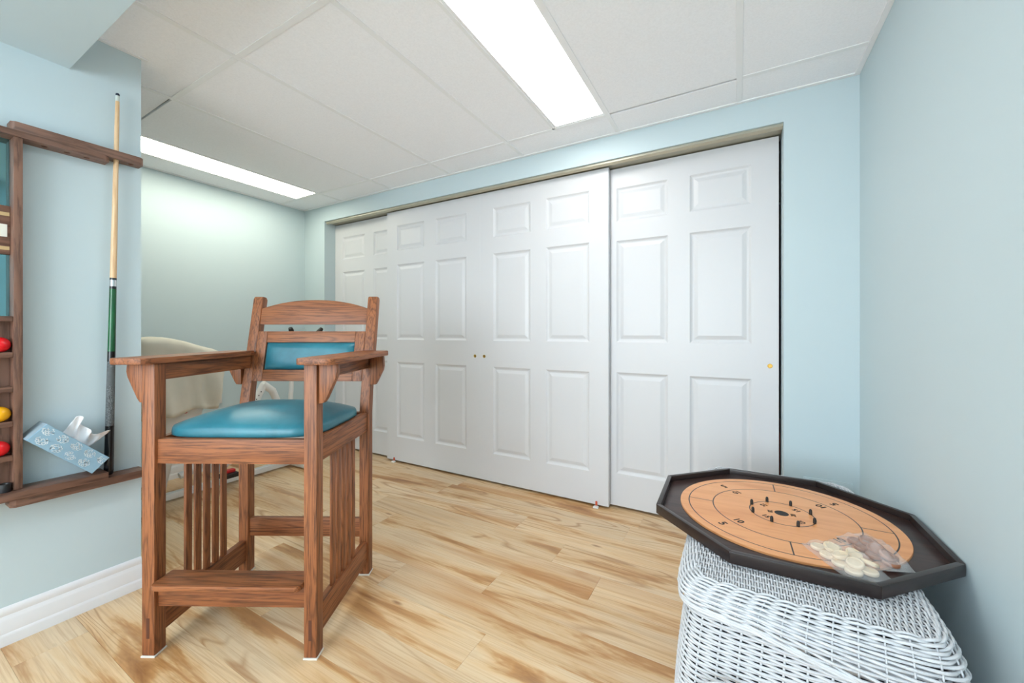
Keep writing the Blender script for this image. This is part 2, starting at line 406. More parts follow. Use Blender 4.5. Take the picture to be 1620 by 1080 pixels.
# ceiling: tiles in a tee grid
ceiling = structure(box('ceiling', (XA, YF, ZC+.04), (XR, YB+.85, ZC+.06), M['dark']), 'suspended ceiling of white tiles', 'ceiling')
xs = [XA, -3.0, -2.402, -1.808, -1.212, -.596, .004, XR]
ys = [YF, -1.515, -.325, .865, 2.055, YB]
lamps = []   # (x0,x1,y0,y1)
tile_cache = {}
def tile(x0, x1, y0, y1, tilt=None):
    key = (round(x1-x0, 3), round(y1-y0, 3))
    if key not in tile_cache:
        o = box('ceiling_tile', (-(x1-x0)/2+.002, -(y1-y0)/2+.002, 0), ((x1-x0)/2-.002, (y1-y0)/2-.002, .014), M['tile'], ceiling, .0015, 1); tile_cache[key] = o
    else: o = tile_cache[key].copy(); COL.objects.link(o)
    o.location = ((x0+x1)/2, (y0+y1)/2, ZC)
    if tilt: o.rotation_euler = tilt[:3]; o.location.z += tilt[3]
LW = .30
def cell_lamp(x1, y0, y1): lamps.append((x1-LW, x1, y0, y1))
cell_lamp(-.596, .865, 2.055); cell_lamp(-3.0, .865, 2.055)
cell_lamp(-.596, -1.515, -.325); cell_lamp(-1.808, -1.515, -.325)  # unseen extra fixtures behind the camera, added for more light
for i in range(len(xs)-1):
    for j in range(len(ys)-1):
        x0, x1, y0, y1 = xs[i], xs[i+1], ys[j], ys[j+1]
        if x1 <= -2.3 and y1 < -.5: continue
        lp = [L for L in lamps if abs(L[1]-x1) < .01 and abs(L[2]-y0) < .01]
        tilt = None
        if abs(x1+2.402) < .01 and abs(y1-.865) < .01: tilt = (0, math.radians(-.9), 0, .0048)
        if abs(x0+.596) < .01 and abs(y0-2.055) < .01: y0 += .011
        if lp: tile(x0, lp[0][0], y0, y1)
        else: tile(x0, x1, y0, y1, tilt)
def tee(x0, x1, y0, y1): box('ceiling_tee', (x0, y0, ZC-.0035), (x1, y1, ZC-.0002), M['tee'], ceiling, .0008, 1)
TW = .012
for xv in xs[1:-1]:
    y_lo = YF if xv > -2.3 else -.6
    tee(xv-TW, xv+TW, y_lo, YB)
for L in lamps: tee(L[0]-TW, L[0]+TW*.4, L[2], L[3])
for yv in ys[1:-1]:
    for i in range(len(xs)-1):
        if xs[i+1] <= -2.3 and yv < -.5: continue
        if abs(yv-2.055) < .01 and abs(xs[i]+.596) < .01: continue      # loose tile: open joint
        if abs(yv-.865) < .01 and abs(xs[i+1]+2.402) < .01: continue
        tee(xs[i]+(TW if i else 0), xs[i+1]-(TW if i < len(xs)-2 else 0), yv-TW, yv+TW)
# wall angle
def angle(name, lo, hi, lab): structure(box(name, lo, hi, M['tee'], None, .0008, 1), lab, 'trim')
angle('trim_1', (XA, YB-.02, ZC-.006), (XR, YB, ZC-.0002), 'white wall angle along the closet wall')
angle('trim_2', (XR-.02, .47, ZC-.006), (XR, YB-.021, ZC-.0002), 'white wall angle along the right wall')
angle('trim_3', (XL, .47, ZC-.006), (XL+.018, .69, ZC-.0002), 'white wall angle above the cue rack wall')
angle('trim_4', (XA, -.59, ZC-.006), (XA+.02, YB-.021, ZC-.0002), 'white wall angle along the alcove wall')
# light fixtures; the two behind the soffit are added for extra light
flabel = ['bright fluorescent ceiling fixture over the middle of the closet doors', 'fluorescent ceiling fixture in the alcove above the covered machine',
          'unseen fluorescent fixture added for light right behind the soffit, near the right wall', 'unseen fluorescent fixture added for light behind the soffit, near the cue rack wall']
for L, lab in zip(lamps, flabel):
    x0, x1, y0, y1 = L
    f = empty('ceiling_light', ((x0+x1)/2, (y0+y1)/2, ZC), 0, lab, 'light', 'ceiling lights')
    a, b = (x1-x0)/2-.0055, (y1-y0)/2-.012
    bm = bmesh.new()
    for (lo, hi) in (((-a, -b, -.002), (-a+.012, b, .02)), ((a-.012, -b, -.002), (a, b, .02)), ((-a+.012, -b, -.002), (a-.012, -b+.012, .02)), ((-a+.012, b-.012, -.002), (a-.012, b, .02))): bbox_bm(bm, lo, hi)
    from_bm('frame', bm, M['tee'], f)
    box('diffuser', (-a+.012, -b+.012, .001), (a-.012, b-.012, .008), M['lamp'] if lab == flabel[0] else M['lamp_warm'] if lab == flabel[1] else M['added_lamp_cool'], f)
    box('housing', (-a+.004, -b+.004, .0205), (a-.004, b-.004, .035), M['tee'], f)
# baseboards
BP = [(0, 0), (.017, 0), (.017, .030), (.0155, .036), (.0125, .040), (.0125, .082), (.0105, .087), (.006, .097), (.0075, .104), (.0085, .112), (.0065, .119), (.003, .124), (0, .126)]
def baseboard(name, axis, wall, sgn, lo, hi, lab):
    pr = [(wall+sgn*a, b) for a, b in BP]
    structure(prism(name, pr, axis, lo, hi, M['white_paint']), lab, 'baseboard')
baseboard('baseboard_left', 1, XL, 1, YF, .672, 'white moulded baseboard below the cue rack')
baseboard('baseboard_alcove', 1, XA, 1, -.6, YB, 'white moulded baseboard along the alcove wall')
baseboard('baseboard_right', 1, XR, -1, YF, YB, 'white moulded baseboard behind the wicker chest')
baseboard('baseboard_front', 0, YF, 1, XL+.02, XR-.02, 'white moulded baseboard opposite the closet')
baseboard('baseboard_back', 0, YB, -1, XA+.02, OX0, 'white moulded baseboard left of the closet')
# access panel low on the closet wall
p_ = structure(box('trim_5', (.262, YB-.006, .06), (.44, YB, .388), M['wall'], None, .002), 'pale blue painted access panel low in the corner', 'panel')
lathe('screw', [(.0, -.0012), (.004, -.0006), (.004, 0)], M['black_plastic'], p_, 12, (.352, YB-.006, .375), 'y')

# ---- closet: track, four sliding six-panel doors
structure(prism('trim_6', [(YB+.020, 2.042), (YB+.026, 2.036), (YB+.030, 2.040), (YB+.030, 2.0595), (YB+.014, 2.0595), (YB+.014, 2.048)], 0, OX0+.001, OX1-.001, M['alu'], None), 'champagne metal sliding door track across the closet', 'track')
structure(box('trim_7', (OX0+.001, YB+.031, 2.050), (OX1-.001, YB+.2, 2.0595), M['alu']), 'metal ceiling of the door track', 'track')
for nm, a, b, lab in (('trim_8', OX0-.03, OX0, 'pale blue jamb on the left of the closet'), ('trim_9', OX1, OX1+.03, 'pale blue jamb on the right of the closet')):
    structure(box(nm, (a, YB+.0702, 0), (b, 2.391 if a < 0 else 2.45, OZ), M['wall']), lab, 'jamb')
DW, DZ0, DZ1, DT = .927, .015, 2.043, .032
PC = [(.112, .404), (.517, .809)]; PR = [(.194, .802), (.983, 1.593), (1.708, 1.910)]
def door(name, x0, yf, lab, pull_x):
    d = empty(name, (x0, yf, DZ0), 0, lab, 'door'); d['kind'] = 'structure'
    H = DZ1-DZ0
    bm = bmesh.new(); xc = [0, *PC[0], *PC[1], DW]; zc = [0, *PR[0], *PR[1], *PR[2], H]
    def V(cache={}):
        def f(x, y, z):
            k = (round(x, 4), round(y, 4), round(z, 4))
            if k not in cache: cache[k] = bm.verts.new((x, y, z))
            return cache[k]
        return f
    g = V({})
    hole = lambda i, j: i in (1, 3) and j in (1, 3, 5)
    for i in range(5):
        for j in range(7):
            if hole(i, j): continue
            bm.faces.new([g(xc[i], 0, zc[j]), g(xc[i+1], 0, zc[j]), g(xc[i+1], 0, zc[j+1]), g(xc[i], 0, zc[j+1])])
    e = .0
    bm.faces.new([g(0, DT, 0), g(0, DT, H), g(DW, DT, H), g(DW, DT, 0)])
    for (a, b) in (((0, 0), (DW, 0)), ((DW, 0), (DW, H)), ((DW, H), (0, H)), ((0, H), (0, 0))):
        bm.faces.new([bm.verts.new((a[0], 0, a[1])), bm.verts.new((b[0], 0, b[1])), bm.verts.new((b[0], DT, b[1])), bm.verts.new((a[0], DT, a[1]))])
    bmesh.ops.remove_doubles(bm, verts=bm.verts, dist=1e-5)
    from_bm('frame', bm, M['door'], d)
    for c0, c1 in PC:
        for r0, r1 in PR:
            steps = [(0, 0), (.004, .003), (.010, .0075), (.016, .0095), (.021, .0095), (.040, .0035), (.043, .003)]
            vs = []; fs = []
            for ins, dep in steps:
                vs += [(c0+ins, dep, r0+ins), (c1-ins, dep, r0+ins), (c1-ins, dep, r1-ins), (c0+ins, dep, r1-ins)]
            for s_ in range(len(steps)-1):
                for k in range(4): fs.append((s_*4+k, s_*4+(k+1) % 4, s_*4+4+(k+1) % 4, s_*4+4+k))
            q = (len(steps)-1)*4; fs.append((q, q+1, q+2, q+3)); mesh('panel', vs, fs, M['door'], d)
    if pull_x:
        pl = lathe('finger_pull', [(.0, -.0003), (.0065, -.0003), (.0085, -.0024), (.0108, -.0024), (.0115, -.0008), (.0115, .0)], M['brass'], d, 24, (pull_x, 0, .873), 'y')
        tag(pl, 'round brass finger pull')
    return d
Y1, Y2 = 2.345, 2.392
door('door_1', -3.262, Y2, 'white six-panel sliding closet door at the left end, partly behind its neighbour', None)
door('door_2', -2.529, Y1, 'white six-panel sliding closet door with brass pull near its right edge, just behind the chair', DW-.041)
door('door_3', -1.6015, Y1, 'white six-panel sliding closet door with brass pull near its left edge', .0375)
door('door_4', -.751, Y2, 'white six-panel sliding closet door at the right end by the wicker chest', DW-.037)
# floor guides
for (gx, lab) in ((-2.443, 'small white and orange door guide on the floor behind the chair'), (-.747, 'small white and orange door guide on the floor near the middle of the room')):
    g = empty('door_guide', (gx, 2.338, 0), 0, lab, 'door guide', 'sliding door guides')
    prism('base', [(-.016, 0), (.016, 0), (.016, .006), (.010, .011), (-.010, .011), (-.016, .006)], 1, -.018, .0035, M['white_enamel'], g, .001)
    prism('tab', [(-.006, .011), (.006, .011), (.006, .034), (.004, .037), (-.004, .037), (-.006, .034)], 1, -.001, .0035, M['orange_plastic'], g, .0006)
# things glimpsed through the gap at the right end of the closet
def garment(name, x, y, z0, z1, mat, lab):
    vs = []; fs = []; n = 28; rows = 14
    for j in range(rows+1):
        f_ = j/rows; z = z0+(z1-z0)*f_; wdt = (.17-.05*f_) if f_ < .85 else .13*(1-(f_-.85)/.17)
        for k in range(n):
            a = 2*PI*k/n; rr = 1+.12*math.sin(5*a+f_*2); vs.append((x+.05*rr*math.cos(a)*(1 if f_ < .9 else .6), y+wdt*rr*math.sin(a), z))
    for j in range(rows):
        for k in range(n): fs.append((j*n+k, j*n+(k+1) % n, (j+1)*n+(k+1) % n, (j+1)*n+k))
    fs.append(tuple(range(n))[::-1]); fs.append(tuple(rows*n+k for k in range(n)))
    r_ = empty(name, (0, 0, 0), 0, lab, 'garment'); mesh('cloth', vs, fs, mat, r_, True)
    tube('hanger_hook', [(x, y, z1-.02), (x, y, z1+.04), (x, y+.018, z1+.065), (x, y, z1+.085), (x, y-.018, z1+.07)], .002, M['chrome'], r_, 6)
structure(tube('trim_10', [(XA+.01, 2.75, 1.80), (XR-.01, 2.75, 1.80)], .014, M['chrome'], None, 12), 'closet hanging rail behind the doors', 'rail')
garment('hanging_coat', .26, 2.75, .78, 1.715, M['navy_cloth'], 'navy blue coat hanging in the closet gap')
garment('hanging_jacket', .38, 2.75, .95, 1.715, M['charcoal_cloth'], 'charcoal jacket hanging deepest in the closet gap')
cb = empty('storage_box', (.29, 2.72, .0), 0, 'red brown storage box on the closet floor', 'box')
box('carton', (-.14, -.2, 0), (.14, .2, .50), M['red_card'], cb, .004); box('lid', (-.147, -.207, .46), (.147, .207, .53), M['red_card'], cb, .004)

# ================================================================== SPECTATOR CHAIR
CH = empty('spectator_chair', (-1.688, .525, 0), math.radians(28.7), 'tall brown oak spectator chair with teal leather seat and flat armrests', 'chair')
OX_, OY_, OZ_ = M['oak']
CW = .575
def mirror(x0, x1): return (CW-x1, CW-x0)
def mbox(name, x0, x1, y0, y1, z0, z1, mat, bev=.0025):
    box(name, (x0, y0, z0), (x1, y1, z1), mat, CH, bev)
    a, b = mirror(x0, x1); box(name, (a, y0, z0), (b, y1, z1), mat, CH, bev)
for a, b in ((0, .0425), mirror(0, .0425)):
    lg = box('front_leg', (a, 0, .006), (b, .044, .956), OZ_, CH, .004)
    box('tenon', ((a+b)/2-.005, -.0006, .062), ((a+b)/2+.005, .004, .128), M['oak_tenon'], lg)
    box('foot_pad', (a-.002, -.002, 0), (b+.002, .046, .006), M['felt'], lg, .001, 1)
    # back post: upright below the seat, raked above
    pf = [(.446, .006), (.446, .70), (.453, .76), (.545, 1.212), (.553, 1.224), (.575, 1.222), (.585, 1.210), (.502, .80), (.491, .70), (.491, .006)]
    bp = prism('back_post', pf, 0, a, b, OZ_, CH, .004)
    box('foot_pad', (a-.002, .444, 0), (b+.002, .493, .006), M['felt'], bp, .001, 1)
box('front_seat_rail', (.0425, .010, .628), (CW-.0425, .034, .709), OX_, CH, .003)
box('back_seat_rail', (.0425, .455, .628), (CW-.0425, .480, .709), OX_, CH, .003)
mbox('side_seat_rail', .008, .034, .044, .446, .628, .709, OY_)
mbox('side_stretcher', .008, .034, .044, .446, .058, .148, OY_)
box('back_stretcher', (.0425, .456, .163), (CW-.0425, .480, .242), OX_, CH, .003)
box('front_stretcher', (.0425, .012, .160), (CW-.0425, .034, .230), OX_, CH, .003)
fr = [(.0445, .066), (.0445, -.006), (.050, -.020), (.062, -.026), (CW-.062, -.026), (CW-.050, -.020), (CW-.0445, -.006), (CW-.0445, .066)]
prism('footrest', fr, 2, .2315, .2495, OX_, CH, .004)
for k in range(5):
    y0 = .143+k*.0435; mbox('slat', .0165, .0265, y0, y0+.026, .148, .628, OZ_, .0015)
mbox('arm_rail', .012, .034, .044, .478, .900, .955, OY_)
arm = [(-.058, -.043), (-.035, -.045), (-.022, -.042), (-.008, -.0455), (.012, -.0455), (.026, -.042), (.038, -.043), (.048, -.032), (.052, -.018), (.052, .452), (.0445, .462), (.0445, .482), (.0425, .489), (-.066, .489), (-.074, .480), (-.074, -.026), (-.068, -.036)]
prism('armrest', arm, 2, .9565, .9775, OY_, CH, .004)
prism('armrest', [(CW-a, b) for a, b in arm][::-1], 2, .9565, .9775, OY_, CH, .004)
cf = [(-.0005, .956), (-.060, .956), (-.062, .930), (-.058, .912), (-.026, .842), (-.017, .829), (-.0005, .826)]
cr_ = [(-.0005, .956), (-.056, .956), (-.058, .912), (-.054, .892), (-.030, .842), (-.022, .829), (-.0005, .828)]
for nm, pts, y0, y1 in (('front_bracket', cf, .010, .034), ('rear_bracket', cr_, .462, .486)):
    prism(nm, pts, 1, y0, y1, OZ_, CH, .003); prism(nm, [(CW-a, b) for a, b in pts][::-1], 1, y0, y1, OZ_, CH, .003)
# raked back: helper giving the front y of the back plane at height z
def rk(z): return .453+(z-.76)*(.545-.453)/(1.212-.76)
tilt = math.atan((.545-.453)/(1.212-.76))
def back_piece(name, outline, d0, d1, mat, bev=.003, parent=CH):
    """outline in (x, z) seen from the front; d0/d1 depth behind the post fronts"""
    bm = bmesh.new(); A = [bm.verts.new((x_, rk(z_)+d0, z_)) for x_, z_ in outline]; B = [bm.verts.new((x_, rk(z_)+d1, z_)) for x_, z_ in outline]
    n = len(outline); bm.faces.new(A); bm.faces.new(B[::-1])
    for i in range(n): bm.faces.new([A[i], A[(i+1) % n], B[(i+1) % n], B[i]])
    bmesh.ops.recalc_face_normals(bm, faces=bm.faces)
    es = [e for e in bm.edges if e.calc_face_angle(0) > .6]
    bmesh.ops.bevel(bm, geom=es, offset=bev, segments=2, affect='EDGES', profile=.6)
    return from_bm(name, bm, mat, parent, auto=35)
xi0, xi1 = .0425, CW-.0425
arc = [(xi0+(xi1-xi0)*k/16, 1.168+.040*(1-abs(2*k/16-1)**2.2)) for k in range(17)]
back_piece('crest_rail', [(xi0, 1.094)]+[(xi1, 1.094)]+arc[::-1], .004, .026, OX_)
back_piece('back_stile', [(xi0, .842), (xi0+.044, .842), (xi0+.044, 1.063), (xi0, 1.063)], .000, .024, OZ_)
back_piece('back_stile', [(xi1-.044, .842), (xi1, .842), (xi1, 1.063), (xi1-.044, 1.063)], .000, .024, OZ_)
back_piece('back_rail', [(xi0+.044, 1.013), (xi1-.044, 1.013), (xi1-.044, 1.063), (xi0+.044, 1.063)], .001, .024, OX_)
back_piece('back_rail', [(xi0+.044, .842), (xi1-.044, .842), (xi1-.044, .892), (xi0+.044, .892)], .001, .024, OX_)
def pad(name, fn, nu, nv, mat, parent):
    vs = [fn(-1+2*i/nu, -1+2*j/nv) for j in range(nv+1) for i in range(nu+1)]
    fs = [(j*(nu+1)+i, j*(nu+1)+i+1, (j+1)*(nu+1)+i+1, (j+1)*(nu+1)+i) for j in range(nv) for i in range(nu)]
    return vs, fs
def bpad(u, v):
    x_ = CW/2+u*(xi1-xi0-.088)/2; z_ = .9525+v*.0605
    puff = max(0, (1-abs(u)**10))**.5*max(0, (1-abs(v)**4))**.5
    return (x_, rk(z_)+.010-.030*puff, z_)
vs, fs = pad('p', bpad, 28, 14, None, None)
off = len(vs); nu, nv = 28, 14
vs += [(x_, rk(z_)+.020, z_) for x_, y_, z_ in vs]
fs += [tuple(off+i for i in f) for f in fs]
mesh('back_pad', vs, fs, M['teal'], CH, True)
# seat cushion: domed, rounded-square plan
vs = []; fs = []; NR, NA = 16, 72; cx_, cy_, hx, hy = CW/2, .238, .266, .212
def spr(a, e=5.0): return 1/((abs(math.cos(a))**e+abs(math.sin(a))**e)**(1/e))
prof = [(r_, .072*(1-r_**2.6)**.8) for r_ in [k/NR for k in range(NR+1)]]
vs.append((cx_, cy_, .793))
prof = []
for k in range(1, 11): r_ = .985*k/10; prof.append((r_, .741+.052*(1-(k/10)**2.4)))
prof += [(1.0, .733), (1.006, .722), (1.004, .713), (.985, .7093)]
for (r_, z_) in prof:
    for k in range(NA):
        a = 2*PI*k/NA; s_ = spr(a, 3.0+2.2*r_); vs.append((cx_+hx*r_*s_*math.cos(a), cy_+hy*r_*s_*math.sin(a), z_))
for k in range(NA): fs.append((0, 1+k, 1+(k+1) % NA))
for i in range(len(prof)-1):
    for k in range(NA): a = 1+i*NA; fs.append((a+k, a+(k+1) % NA, a+NA+(k+1) % NA, a+NA+k))
fs.append(tuple(1+(len(prof)-1)*NA+k for k in range(NA)))
mesh('seat_cushion', vs, fs, M['teal'], CH, True)

# ================================================================== WICKER CHEST
CX0, CX1, CY0, CY1, CT = -.129, .376, 1.0, 1.945, .4865
CHEST = empty('wicker_chest', ((CX0+CX1)/2, (CY0+CY1)/2, 0), 0, 'white painted wicker chest with overhanging lid by the right wall', 'chest')
cxm, cym = (CX0+CX1)/2, (CY0+CY1)/2
def plan(hx_, hy_, n, e=14.0, bow=.0):
    """closed rounded-rectangle loop, evenly spaced, with an outward bow on the front"""
    raw = []
    for k in range(2000):
        a = 2*PI*k/2000-3*PI/4; c_, s_ = math.cos(a), math.sin(a); x_ = c_*hx_; y_ = s_*hy_
        # superellipse in normalised coordinates with constant corner radius feel
        q = (abs(c_)**e+abs(s_)**e)**(-1/e); raw.append((hx_*c_*q, hy_*s_*q))
    raw = [(x_, y_-(bow*(1-(x_/hx_)**2) if y_ < -hy_*.7 else 0)) for x_, y_ in raw]
    L = [0]
    for i in range(2000): a, b = raw[i], raw[(i+1) % 2000]; L.append(L[-1]+math.hypot(b[0]-a[0], b[1]-a[1]))
    out = []; j = 0
    for k in range(n):
        tgt = L[-1]*k/n
        while L[j+1] < tgt: j += 1
        f_ = (tgt-L[j])/(L[j+1]-L[j]); a, b = raw[j], raw[(j+1) % 2000]; out.append((a[0]+(b[0]-a[0])*f_, a[1]+(b[1]-a[1])*f_))
    return out
NS, SUB = 68, 4; NP = NS*SUB; RR, AMP = .0034, .0030
def loop_normals(P):
    n = len(P); return [Vector((P[(i+1) % n][1]-P[i-1][1], -(P[(i+1) % n][0]-P[i-1][0]))).normalized() for i in range(n)]
# body
bv, bf, sv, sf = [], [], [], []
rows = int(.415/.0064); zt, zb = .438, .022
def body_loop(z):
    f_ = 1-(z-zb)/(zt-zb); fl = .032*math.sin(min(1, f_*1.15)*PI/2)
    return plan(.2325+fl, .456+fl*.6, NP, 12, .016)
key = [zb+(zt-zb)*k/8 for k in range(9)]; keyP = [body_loop(z) for z in key]
def body_at(z, i):
    f_ = (z-zb)/(zt-zb)*8; k = min(7, int(f_)); f_ -= k; a, b = keyP[k][i], keyP[k+1][i]; return (a[0]+(b[0]-a[0])*f_, a[1]+(b[1]-a[1])*f_)
for r_ in range(rows):
    z = zb+(zt-zb)*(r_+.5)/rows; P = [body_at(z, i) for i in range(NP)]; Nn = loop_normals(P); ph = PI*(r_ % 2)
    jz = [mnoise.noise((i*.05, r_*.31, 1.7))*.0016 for i in range(NP)]
    path = [(P[i][0]+Nn[i].x*AMP*math.cos(PI*i/SUB+ph), P[i][1]+Nn[i].y*AMP*math.cos(PI*i/SUB+ph), z+jz[i]) for i in range(NP)]
    tube_vf(path, RR, 5, True, bv, bf, up=(0, 0, 1))
for s_ in range(NS):
    tube_vf([(*body_at(zb+(zt-zb)*k/8, s_*SUB), zb+(zt-zb)*k/8) for k in range(9)], .0026, 5, False, sv, sf)
body = tag(mesh('woven_body', bv, bf, M['wicker'], CHEST, True), kind='stuff')
tag(mesh('body_stake', sv, sf, M['wicker'], body, True), kind='stuff')
vv, ff = [], []
for k in range(3):
    P = plan(.266+.003*(k % 2), .477+.003*(k % 2), 160, 12, .016)
    tube_vf([(p[0], p[1], .006+.008*k) for p in P], .0055, 6, True, vv, ff, up=(0, 0, 1))
mesh('foot_braid', vv, ff, M['wicker'], CHEST, True)
# lid: woven lip rolled over the edge
HX, HY = (CX1-CX0)/2, (CY1-CY0)/2
def lowz(x):
    X = x+cxm; return .437 if X < .03 else .437-(X-.03)*.20
lv, lf = [], []
LR = 16
outer = plan(HX, HY-.006, NP, 14, .030); inner = plan(HX-.036, HY-.034, NP, 14, .0)
def lid_pt(i, f_):
    """f 0 = lower edge, 1 = on the flat top"""
    o, n_ = outer[i], inner[i]; zl = lowz(o[0]) if o[1] < -HY*.6 else (.437 if o[0] < 0 else .40 if o[1] < HY*.5 else .437)
    if o[0] > 0 and abs(o[1]) <= HY*.6: zl = .37+(.067)*((o[1]+HY*.6)/(HY*1.2))
    a = f_*PI/2; zt_ = CT-.0062
    return (o[0]+(n_[0]-o[0])*(1-math.cos(a)), o[1]+(n_[1]-o[1])*(1-math.cos(a)), zl+(zt_-zl)*math.sin(a)**.9)
for r_ in range(LR+1):
    f_ = r_/LR; P = [lid_pt(i, f_) for i in range(NP)]; Q = [lid_pt(i, min(1, f_+.02)) for i in range(NP)]; R0 = [lid_pt(i, max(0, f_-.02)) for i in range(NP)]; path = []
    for i in range(NP):
        tg = Vector(P[(i+1) % NP])-Vector(P[i-1]); up_ = Vector(Q[i])-Vector(R0[i]); nn = tg.cross(up_).normalized()
        path.append(Vector(P[i])+nn*AMP*1.3*math.cos(PI*i/SUB+PI*(r_ % 2))+Vector((0, 0, mnoise.noise((i*.05, r_*.4, 5.2))*.0016)))
    tube_vf(path, RR*.94, 5, True, lv, lf, up=(0, 0, 1))
lip = tag(mesh('lid_lip', lv, lf, M['wicker'], CHEST, True), kind='stuff')
sv, sf = [], []
for s_ in range(NS): tube_vf([lid_pt(s_*SUB, k/10) for k in range(11)], .0019, 5, False, sv, sf)
tag(mesh('lip_stake', sv, sf, M['wicker'], lip, True), kind='stuff')
vv, ff = [], []
for k in range(2):
    tube_vf([(lid_pt(i, 0)[0]*1.004, lid_pt(i, 0)[1]*1.004, lid_pt(i, 0)[2]-.004-.005*k) for i in range(NP)], .0038, 6, True, vv, ff, up=(0, 0, 1))
mesh('lid_border', vv, ff, M['wicker'], CHEST, True)
# lid top: flat weave, weavers along the length
tv, tf = [], []
ax, ay = HX-.035, HY-.032; nrow = 80; nst = 36; dx = 2*ax/nrow; TS = 4
for r_ in range(nrow):
    x_ = -ax+dx*(r_+.5); e_ = ay*(1-abs(x_/ax)**16)**(1/16)
    path = []
    for i in range(nst*TS+1):
        y_ = -ay+2*ay*i/(nst*TS)
        if abs(y_) > e_: continue
        path.append((x_+mnoise.noise((r_*.3, i*.05, 9))*.0008, y_, CT-.0056+.0028*math.cos(PI*i/TS+PI*(r_ % 2))))
    if len(path) > 3: tube_vf(path, .0024, 5, False, tv, tf, up=(0, 0, 1))
top = tag(mesh('lid_top', tv, tf, M['wicker'], CHEST, True), kind='stuff')
tv, tf = [], []
for s_ in range(1, nst):
    y_ = -ay+2*ay*s_/nst; e_ = ax*(1-abs(y_/ay)**16)**(1/16); tube_vf([(-e_, y_, CT-.0054), (0, y_, CT-.0054), (e_, y_, CT-.0054)], .0022, 5, False, tv, tf)
tag(mesh('top_stake', tv, tf, M['wicker'], top, True), kind='stuff')
lin = M['gap_shade']  # dark sheets stand in for shade seen through the woven gaps
mesh('gap_shade', [(x_, y_, z_) for z_ in (.024, .43) for x_, y_ in plan(.220, .444, 80, 12, .010)], [(k, (k+1) % 80, 80+(k+1) % 80, 80+k) for k in range(80)]+[tuple(range(80))], lin, CHEST, True)
prism('lid_gap_shade', plan(HX-.034, HY-.030, 80, 14, .0), 2, CT-.0165, CT-.0135, lin, CHEST)
# loop handle on the front
vv, ff = [], []
for k in range(3):
    path = []
    for i in range(25):
        a = PI*i/24; path.append((-.145-.062*math.cos(a)*(1-.05*k), -.5115-.016*math.sin(a)-.0042*(k % 2), .246+.072*math.sin(a)*(1-.06*k)))
    tube_vf(path, .0042, 6, False, vv, ff)
mesh('loop_handle', vv, ff, M['wicker'], CHEST, True)

# ================================================================== CROKINOLE BOARD
BZ = .4885
B = empty('crokinole_board', (.1147, 1.465, BZ), math.radians(1.3), 'octagonal dark wooden crokinole board with orange playing circle on the wicker chest', 'game board')
R0_ = .372; OCT = [math.radians(22.5+45*k) for k in range(8)]
prism('tray', [((R0_-.004)*math.cos(a), (R0_-.004)*math.sin(a)) for a in OCT], 2, 0, .0105, M['board_dark'], B, .001)
rw = .0135/math.cos(PI/8)
for k in range(8):
    a0, a1 = OCT[k], OCT[(k+1) % 8]; am = (a0+a1)/2 if k < 7 else a0+PI/8
    # built along x, turned to its side so that the grain follows the rail
    ap = R0_*math.cos(PI/8); hw = R0_*math.sin(PI/8); ib = ap-.0135; hi = ib*math.tan(PI/8)
    o = prism('rim_rail', [(-hw+.0002, ap), (hw-.0002, ap), (hi-.0002, ib), (-hi+.0002, ib)], 2, .0006, .0290, M['rim_dark'], B, .0012)
    o.rotation_euler = (0, 0, am-PI/2)
lathe('playing_surface', [(.0, .0165), (.0185, .0165)]+[(.2835, .0165), (.2845, .0155), (.2845, .0106)], M['beech'], B, 128)
lathe('centre_hole', [(.0, .0168), (.0165, .0168), (.0178, .0171), (.0185, .0166)], M['black_print'], B, 32)
for k in range(8):
    a = math.radians(22.5+45*k)
    lathe('peg', [(.0042, 0), (.0042, .010), (.0034, .0145), (.0018, .0162), (0, .0165)], M['black_rubber'], B, 12, (.083*math.cos(a), .083*math.sin(a), .0166))
def num(body, r_, deg, size, face):
    a = math.radians(deg); text('number', body, size, Matrix.Translation((r_*math.cos(a), r_*math.sin(a), .0168)) @ Matrix.Rotation(math.radians(face), 4, 'Z'), M['black_print'], B)
for q in range(4):
    dg = 45+90*q; f_ = dg-90+180 if False else dg+90
    num('5', .223, dg, .034, f_); num('10', .166, dg, .029, f_); num('15', .062, dg, .022, f_)
num('20', .030, 0, .018, 90); num('20', .030, 180, .018, -90)
